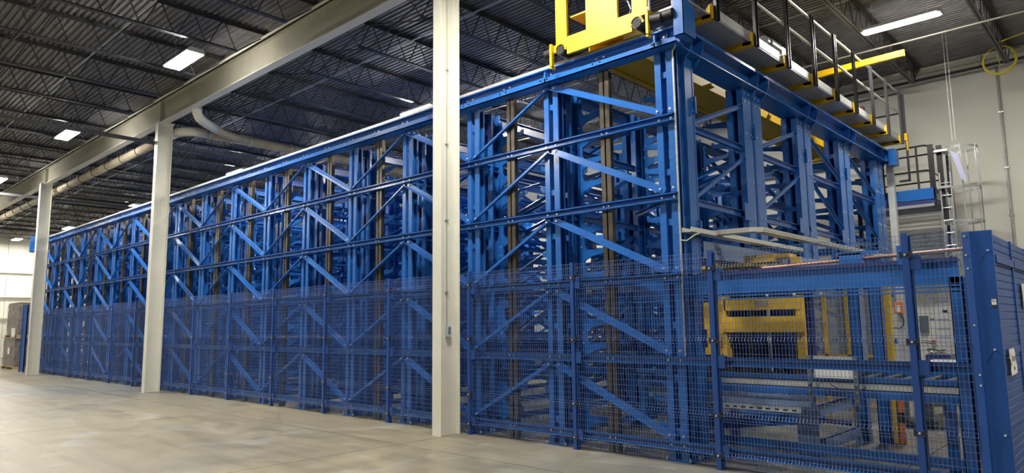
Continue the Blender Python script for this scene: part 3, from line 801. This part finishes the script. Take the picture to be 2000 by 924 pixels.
# white cover with black plates
cvr = thing('conveyor_cover', 'white sheet cover box with dark straps on the conveyor', 'cover', (-2.6,7.95,.9))
b = MB(); b.box(-2.86,-2.44,7.9,7.96,1.13,1.22).box(-2.86,-2.44,7.9,7.96,.99,1.08); b.build('cover_sheet','white',cvr)
for x in (-2.90,-2.42): MB().box(x-.022,x+.022,7.87,7.90,.73,1.225).build('strap','grey',cvr)
b = MB()
for x in (-2.90,-2.42):
    for z in (.77,.85,.93,1.02,1.19): b.cyl((x,7.862,z),(x,7.871,z),.007,6)
b.build('strap_bolts','bolt',cvr,kind='stuff')
MB().tube([(-2.7,7.9,.93),(-2.6,7.88,.88),(-2.5,7.88,.85),(-2.38,7.9,.86),(-2.34,7.9,.92)],.005,6).build('cable','black',cvr)
# blue grey table frame
tb = thing('lift_table_frame', 'blue grey steel frame with two arms standing low in front of the yellow post', 'frame', (-3.1,8.5,0))
MB().box(-3.28,-3.04,8.43,8.46,0,.64).build('front_panel','bgrey',tb)
for z in (.56,.16):
    b = MB(); b.box(-3.05,-3.04,8.46,9.95,z-.07,z+.07).box(-3.10,-3.04,8.46,9.95,z+.06,z+.07); b.build('arm','bgrey',tb)
MB().box(-3.1,-3.03,9.9,9.98,0,.72).build('rear_panel','bgrey',tb)
MB().bar((-3.2,8.6,.45),(-3.15,9.9,.25),.04,.05).build('tie_bar','dblue',tb)
# blue columns and yellow post
for n_, (x, y) in enumerate(((-3.05,10.05),(-2.80,10.1))):
    b = MB(); b.box(x-.07,x+.07,y,y+.012,0,2.3).box(x-.07,x-.06,y,y+.16,0,2.3).box(x+.06,x+.07,y,y+.16,0,2.3)
    tag(b.build('guide_column','blue'), ['left blue channel column standing behind the blue grey frame','right blue channel column standing beside the yellow post'][n_], 'column', 'station guide columns')
yp = thing('yellow_post', 'yellow steel post with black and yellow guard at the station', 'post', (-2.7,10.35,0))
MB().box(-2.79,-2.66,10.3,10.34,0,2.3).box(-2.79,-2.78,10.3,10.42,0,2.3).build('post','myellow',yp)
for j, z in enumerate((0,.26,.40,.60)):
    zt_ = (.26,.40,.60,.72)[j]; MB().box(-2.665,-2.60,10.27,10.30,z,zt_).build('guard_stripe','orange' if j % 2 == 0 else 'ink',yp)
# yellow lifting portal
ym = thing('lifting_portal', 'yellow lifting portal machine with two crossbars inside the station', 'machine', (-4.1,9,0))
b = MB(); b.box(-4.78,-4.38,8.98,9.0,1.16,1.88); b.build('side_plate','myellow',ym)
b = MB(); b.box(-4.38,-4.32,8.86,9.0,1.10,1.95).box(-4.44,-4.38,8.9,9.0,1.2,1.93); b.build('leg','myellow',ym)
b = MB(); b.box(-3.40,-3.30,8.9,8.96,1.10,1.93); b.build('leg','myellow',ym)
MB().box(-4.34,-3.33,8.86,8.89,1.76,1.92).build('upper_crossbar','myellow',ym)
MB().box(-4.36,-3.27,8.84,8.88,1.47,1.67).build('lower_crossbar','myellow',ym)
b = MB(); b.box(-3.90,-3.72,8.852,8.86,1.80,1.88); b.build('rating_plate','card',ym,label='small framed maker plate')
b = MB(); b.box(-4.8,-3.9,8.8,9.3,2.33,2.37); b.build('top_plate','myellow',ym)
b = MB(); b.prism([(-4.55,2.37),(-4.35,2.46),(-4.28,2.46),(-4.0,2.37)],'y',8.9,9.1); b.build('cable_guide','myellow',ym)
MB().box(-4.0,-3.6,8.8,9.1,2.37,2.47).box(-3.62,-3.42,8.85,9.1,2.42,2.47).build('top_box','myellow',ym)
MB().tube([(-4.38,8.9,2.53),(-4.28,8.9,2.5),(-4.2,8.92,2.44),(-4.16,8.95,2.38)],.03,8).build('cable_chain','lgrey',ym)
MB().box(-3.42,-3.3,8.9,8.96,2.34,2.42).build('bracket','myellow',ym)
MB().box(-4.6,-3.35,9.35,9.42,1.0,2.3).build('machine_body','dblue',ym,label='dark blue machine body')
for x in (-4.4,-4.1,-3.5): MB().box(x-.03,x+.03,9.1,9.2,.95,2.4).build('guide_rod','guide',ym)
MB().box(-3.86,-3.83,9.1,9.14,.95,1.9).build('guide_rod','lgrey',ym)
MB().box(-4.6,-3.1,9.05,9.2,2.02,2.12).build('head_block','black',ym)
for x in (-4.5,-3.45): MB().box(x-.05,x+.05,9.3,9.4,0,1.0).build('leg','dblue',ym)
# clear guard with two yellow stanchions
gd = thing('machine_guard', 'clear sheet guard between two thin yellow stanchions behind the station', 'guard', (-3.9,12.4,0))
for x in (-4.25,-3.88): MB().box(x-.028,x+.028,12.4,12.44,0,2.1).build('stanchion','myellow',gd)
MB().box(-4.7,-3.4,12.4,12.44,1.0,1.04).build('guard_rail','myellow',gd)
MB().box(-4.7,-3.4,12.4,12.44,.2,.24).build('guard_rail','myellow',gd)
MB().box(-4.75,-3.35,12.46,12.466,.1,2.1).build('clear_sheet','poly',gd)
# machines behind
mc = thing('black_machine_base', 'low black machine bench with grey box on the floor by the wall', 'machine', (-2.9,13,0))
MB().box(-3.2,-2.75,12.6,13.6,.62,.9).build('bench_body','dark',mc); MB().box(-3.0,-2.95,12.5,13.7,.3,.62).box(-3.2,-3.1,12.5,12.6,0,.62).box(-3.2,-3.1,13.6,13.7,0,.62).box(-2.85,-2.75,12.5,12.6,0,.62).box(-2.85,-2.75,13.6,13.7,0,.62).build('legs','grey',mc)
MB().box(-3.2,-2.6,11.8,12.1,0,.08).build('foot_beam','black',mc)
MB().box(-3.0,-2.45,12.0,14.0,.9,.92).build('bench_top','lgrey',mc)
cb = thing('blue_crate_machine', 'dark blue grey cabinet standing low near the back wall', 'cabinet', (-2.6,14.6,0))
MB().box(-3.35,-2.95,15.0,15.6,.25,.95).build('body','dblue',cb); MB().box(-3.35,-2.95,15.0,15.6,.0,.25).build('plinth','grey',cb)
# white control cabinet / notice board at wall
Y = 18.9
ob = thing('orange_switch_box', 'orange safety switch box with black cable on the pale rear post', 'switch box', (-4.13,16.57,1.75))
MB().box(-4.215,-4.045,16.53,16.61,1.75,1.985).build('box','orange',ob); MB().box(-4.18,-4.09,16.52,16.53,1.78,1.92).build('label_plate','paper',ob)
MB().tube([(-4.11,16.57,1.75),(-4.05,16.57,1.62),(-4.06,16.57,1.50),(-4.14,16.57,1.43),(-4.25,16.57,1.44)],.012,6).build('cable','black',ob)
gb = thing('grey_panel_box', 'dark grey electrical panel box on the back wall', 'panel box', (-4.2,Y,1.5))
MB().box(-4.27,-4.11,Y-.02,Y+.1,1.33,1.70).build('box','grey',gb)
MB().box(-4.28,-4.27,Y-.02,Y+.1,1.33,1.70).build('door','black',gb)
sg = thing('tag_strip', 'narrow ribbed white tag strip hung on the back wall', 'tag', (-4.03,Y,1.8))
for k in range(14): MB().box(-4.06,-3.99,Y+.04,Y+.06,1.64+k*.03,1.662+k*.03).build('tag','paper',sg)
nb = thing('notice_board', 'pale notice board with violet ruled sheets near the enclosure', 'board', (-3.75,Y,1))
MB().box(-3.95,-3.63,Y+.05,Y+.09,.5,2.10).build('board','white',nb)
for z in (2.03,1.62,1.40,1.2): MB().box(-3.92,-3.68,Y+.04,Y+.05,z-.02,z+.012).build('sheet_line','lav',nb)
MB().box(-3.80,-3.70,Y+.035,Y+.05,1.78,1.83).build('black_tag','ink',nb)
va = thing('air_valve_set', 'small valves and hoses on the back wall with red knob', 'valve', (-4.0,Y,1))
MB().cyl((-4.02,Y-.05,1.10),(-4.02,Y+.05,1.10),.03,8).build('knob','red',va)
MB().tube([(-4.3,Y+.05,1.12),(-4.0,Y+.05,1.10)],.012,6).build('pipe','copper',va)
MB().tube([(-4.18,Y,.90),(-4.05,Y,.93),(-3.95,Y,.88),(-3.8,Y,.90)],.018,6).tube([(-4.15,Y,.88),(-4.05,Y,.80),(-4.02,Y,.70),(-3.97,Y,.78),(-4.05,Y,.9)],.012,6).build('hose','black',va)
MB().tube([(-4.1,Y-.02,.86),(-4.0,Y-.02,.84),(-3.85,Y-.02,.88)],.012,6).build('pipe','alu',va)

# cable trays (perforated) at the rack end
for nm, x, y0, y1, z, lb in (('a',-4.02,7.45,11.0,2.68,'cream cable tray fixed under the end of the rack'),('b',-3.50,8.3,13.5,2.70,'perforated cream cable tray with bent end over the station')):
    ct = thing('cable_tray', lb, 'cable tray', (x,y0,z), 'station cable trays')
    b = MB(); b.box(x-.12,x+.0,y0,y1,z,z+.004).box(x-.003,x,y0,y1,z,z+.06).box(x-.12,x-.117,y0,y1,z,z+.06); b.build('tray','cream',ct)
    if nm == 'b':
        b = MB(); b.bar((x-.0,y0,z+.03),(x-.12,y0-.12,z+.03),.004,.06); b.bar((x-.12,y0-.12,z+.03),(x-.7,y0-.2,z+.03),.004,.06); b.bar((x-.06,y0-.05,z+.002),(x-.7,y0-.12,z+.002),.16,.004,up=(0,0,1)); b.build('bent_end','cream',ct)
        b = MB(); n = int((y1-y0)/.05)
        for k in range(n): b.box(x,x+.001,y0+k*.05,y0+k*.05+.02,z+.018,z+.028).box(x,x+.001,y0+k*.05+.02,y0+k*.05+.04,z+.038,z+.046)
        b.build('perforations','dark',ct,kind='stuff')
lb = thing('station_crossbeam', 'wide blue grey channel beam running back beneath the cable trays', 'beam', (-4.3,10,2.45))
b = MB(); b.box(-4.42,-4.12,7.95,16.25,2.60,2.615).box(-4.13,-4.12,7.95,16.25,2.42,2.60).box(-4.42,-4.12,7.95,16.25,2.40,2.42); b.build('channel','bgrey',lb)

# ================================================================ ACCESS PLATFORM, LADDER, WALL ITEMS
pf = thing('access_platform', 'blue framed grating platform with black railing by the back wall', 'platform', (-3.9,17.2,4.1))
MB().box(-4.9,-3.32,16.85,16.87,4.18,4.42).box(-3.34,-3.32,16.85,18.2,4.18,4.42).build('front_fascia','blue',pf)
MB().box(-4.9,-3.32,16.85,18.3,4.08,4.16).build('base_channel','dblue',pf)
b = MB()
for k in range(28): b.box(-4.85,-3.34,16.9+k*.05,16.905+k*.05,4.16,4.19)
for k in range(16): b.box(-4.85+k*.1,-4.845+k*.1,16.9,18.3,4.16,4.19)
b.build('grating','galv',pf)
MB().box(-4.6,-3.34,16.83,16.85,4.02,4.08).build('edge_strip','alu',pf)
for x in (-4.75,-4.3,-3.62): MB().cyl((x,16.9,4.1),(x,16.9,5.37),.022,8).build('railing_post','black',pf)
for z in (5.37,4.82): MB().tube([(-4.9,16.9,z),(-3.45,16.9,z),(-3.38,16.98,z-.02),(-3.38,18.2,z-.02)],.02,8).build('handrail','black',pf)
for z in (5.45,4.8,4.4): MB().tube([(-4.9,18.25,z),(-3.4,18.25,z)],.02,8).build('handrail','black',pf)
MB().box(-3.40,-3.30,16.88,16.94,4.0,5.37).build('gate_post','black',pf)
MB().box(-3.28,-3.18,17.1,17.16,3.72,5.37).build('gate_post','black',pf)
MB().box(-3.2,-3.12,17.4,17.45,4.25,5.3).box(-3.4,-3.12,17.4,17.45,5.27,5.32).build('swing_gate','black',pf)
for x, y in ((-3.36,18.2),(-4.85,18.2),(-4.85,16.9)): MB().box(x-.04,x+.04,y-.04,y+.04,0,4.08).build('support_post','dblue',pf)
gp = tag(MB().box(-4.17,-4.04,16.62,16.76,0,5.16).build('galvanised_post','lsheet'), 'pale galvanised sheet metal post at the rear corner of the rack','post')
ld = thing('caged_ladder', 'aluminium ladder with round safety cage near the back wall', 'ladder', (-2.95,17.5,0))
for x in (-3.25,-3.05): MB().box(x-.012,x+.012,17.05,17.09,0,4.75).build('ladder_rail','alu',ld)
for k in range(17): MB().cyl((-3.25,17.07,.2+k*.27),(-3.05,17.07,.2+k*.27),.012,8).build('rung','alu',ld)
cx_, cy_, rr_ = -2.92, 17.4, .36
for z in (5.28,4.40,3.68,3.0):
    b = MB(); n = 28
    for i in range(n):
        a0, a1 = 2*PI*i/n, 2*PI*(i+1)/n
        b.bar((cx_+rr_*math.cos(a0),cy_+rr_*math.sin(a0),z),(cx_+rr_*math.cos(a1),cy_+rr_*math.sin(a1),z),.006,.05)
    b.build('cage_hoop','cage',ld)
for i in range(6):
    a = -PI*.7 + i*PI*1.4/5
    MB().box(cx_+rr_*math.cos(a)-.014,cx_+rr_*math.cos(a)+.014,cy_+rr_*math.sin(a)-.004,cy_+rr_*math.sin(a)+.004,2.6,5.32).build('cage_bar','cage',ld)
MB().box(-3.35,-3.05,17.0,17.04,5.20,5.25).box(-3.35,-3.05,17.0,17.04,4.40,4.45).build('stand_off','alu',ld)
# chain with placard
ch = thing('pull_chain', 'two thin white pull chains hanging from the roof with violet placard', 'chain', (-2.9,16.8,5))
for dx in (0,.06):
    b = MB()
    for k in range(156):
        z = 7.755-k*.0155
        b.box(-2.90+dx-.004,-2.90+dx+.004,16.75-.004,16.75+.004,z-.011,z) if k % 2 else b.box(-2.90+dx-.006,-2.90+dx+.006,16.75-.002,16.75+.002,z-.011,z)
    b.build('chain','white',ch)
b = MB(); b.prism([(-2.93,5.10),(-2.80,5.02),(-2.68,4.42),(-2.78,4.48)],'y',16.60,16.612); b.build('placard','lav',ch)
# conduit + black sprinkler line + hose ring on the back wall
wc = thing('wall_conduit', 'grey steel conduit running down the back wall', 'conduit', (-2.25,18.95,4))
MB().tube([(-2.28,18.96,7.4),(-2.28,18.96,0.0)],.03,8).build('conduit','galv',wc)
for z in (6.3,5.0,3.9): MB().box(-2.33,-2.23,18.93,18.99,z,z+.03).build('strap','galv',wc)
wp = thing('black_pipe', 'thin black sprinkler pipe running under the roof by the back wall', 'pipe', (-6,18.5,7.4))
MB().tube([(-20,18.6,7.36),(XR-1,18.6,7.36)],.035,8).build('pipe','black',wp)
for k in range(10): x = -12+k*1.35; MB().box(x-.015,x+.015,18.7,18.74,7.42,7.68).box(x-.06,x+.06,18.7,18.98,7.66,7.68).build('hanger','galv' if k % 2 else 'black',wp)
tag(MB().box(XL,XR,18.9,19.0,7.60,7.70).build('trim_1','girder'),'light ledger angle along the top of the back wall','trim',kind='structure')
hr = thing('yellow_hose_coil', 'coiled yellow air hose hanging from a blue hook near the roof', 'hose', (-2.1,17.6,7))
for q in range(4):
    rr = .29+.008*q; b = MB()
    b.tube([(-2.05+rr*math.cos(2*PI*i/36)*.98,17.6+q*.012,7.12+rr*math.sin(2*PI*i/36)) for i in range(36)],.011,6,closed=True); b.build('hose_turn','hose',hr,smooth=True)
MB().box(-2.09,-2.03,17.56,17.66,7.32,7.62).cyl((-2.06,17.6,7.62),(-2.06,17.6,7.74),.008,6).build('hook','dblue',hr)
MB().tube([(-2.06,17.6,7.35),(-2.08,17.6,7.2),(-2.04,17.6,7.0),(-2.1,17.7,6.95)],.008,6).build('tail','hose',hr)
MB().tube([(-2.05,17.6,7.5),(-1.5,17.6,7.6),(-.5,17.6,7.62),(1,17.6,7.6)],.012,6).build('feed_hose','hose',hr)
# ribbed louvre in the back wall
dr = thing('wall_louvre', 'pale ribbed louvre in the back wall below the access platform', 'louvre', (-4.5,18.95,3.0))
for k in range(12): z = 2.95+k*.1; MB().prism([(18.99,z),(18.96,z+.01),(18.93,z+.05),(18.96,z+.09),(18.99,z+.099)],'x',-5.6,-3.66).build('slat','white',dr)
MB().box(-5.66,-3.6,18.93,19.0,4.15,4.22).box(-5.66,-5.6,18.93,19.0,2.9,4.15).box(-3.66,-3.6,18.93,19.0,2.9,4.15).build('louvre_frame','white',dr)
# switch box and conduit on the nearest column
cx0, cy0 = colm[0]
cb2 = thing('column_switch_box', 'small grey metal switch box and conduit on the web of the nearest column', 'switch box', (cx0+.02,cy0,1.5))
MB().box(cx0+.008,cx0+.06,cy0-.03,cy0+.055,1.44,1.60).build('box','lgrey',cb2)
MB().box(cx0+.06,cx0+.062,cy0-.01,cy0+.03,1.47,1.58).build('cover','grey',cb2)
MB().tube([(cx0+.022,cy0-.01,1.60),(cx0+.022,cy0-.01,7.0)],.010,8).build('conduit','girder',cb2)
for z in (2.1,3.2,4.4,5.6): MB().box(cx0+.008,cx0+.036,cy0-.035,cy0+.015,z,z+.02).build('strap','galv',cb2)

# ================================================================ PALLETS LEFT
def pallet(x0,x1,y0,y1,z0,h,label,sagw):
    t = thing('wrapped_pallet', label, 'pallet', ((x0+x1)/2,(y0+y1)/2,z0))
    for k in range(5):
        yy = y0 + (y1-y0-.1)*k/4; MB().box(x0,x1,yy,yy+.1,z0+.10,z0+.12).build('deck_board','wood',t)
    for xx in (x0,(x0+x1)/2-.05,x1-.1): MB().box(xx,xx+.1,y0,y1,z0+.0,z0+.10).build('stringer','wood',t)
    b = MB(); n = 14; random.seed(int(z0*10)+3); rows = []
    def ring(z, ins):
        pts = []
        for s in range(4):
            for i in range(n):
                u = i/n
                p = [(x0+(x1-x0)*u,y0),(x1,y0+(y1-y0)*u),(x1-(x1-x0)*u,y1),(x0,y1-(y1-y0)*u)][s]
                c = ((x0+x1)/2,(y0+y1)/2); f_ = 1-ins+random.uniform(-.012,.012)
                pts.append((c[0]+(p[0]-c[0])*f_,c[1]+(p[1]-c[1])*f_,z))
        return pts
    m_ = 10
    for k in range(m_+1): rows.append(ring(z0+.12+h*k/m_, .06+(.03 if k in (0,m_) else 0)))
    vs = [p for r_ in rows for p in r_]; N = 4*n
    fs = [(k*N+i,k*N+(i+1)%N,(k+1)*N+(i+1)%N,(k+1)*N+i) for k in range(m_) for i in range(N)] + [tuple(range(m_*N,(m_+1)*N))]
    b.add(vs, fs); b.build('wrapped_load','goods',t)
    b = MB(); rows = [ring(z0+.05+(h+.1)*k/m_, .0+random.uniform(0,.015)) for k in range(m_+1)]
    vs = [p for r_ in rows for p in r_]
    b.add(vs, [(k*N+i,k*N+(i+1)%N,(k+1)*N+(i+1)%N,(k+1)*N+i) for k in range(m_) for i in range(N)] + [tuple(range(m_*N,(m_+1)*N))]); b.build('stretch_film','film',t,smooth=False)
    return t
p1 = pallet(-37.2,-35.1,7.2,8.5,0,1.16,'lower film wrapped pallet with white label on the floor',0)
p2 = pallet(-37.1,-35.05,7.25,8.45,1.32,1.32,'upper film wrapped pallet stacked on top of the lower one',0)
MB().box(-36.05,-35.72,7.18,7.19,.62,.90).build('shipping_label','paper',p1)
MB().box(-35.35,-35.2,7.12,7.22,1.35,1.72).build('film_roll_end','paper',p2)
MB().box(-37.2,-35.05,7.2,8.5,1.285,1.32).build('cardboard_sheet','card',p1)
MB().box(-36.9,-35.1,7.3,8.4,2.77,2.80).build('top_sheet','wood',p2)
# blue end panel of the fence
ep = thing('end_panel', 'solid blue sheet panel closing the far left end of the fence', 'panel', (-33,7.1,0))
MB().box(-33.3,-32.65,7.05,7.08,0.03,2.62).build('sheet','encl',ep)
for z in (.3,.95,1.65,2.35): MB().box(-33.3,-32.65,7.035,7.05,z,z+.04).build('rail','encl',ep)
for x in (-33.3,-32.7): MB().box(x,x+.05,7.03,7.09,0,2.62).build('post','encl',ep)
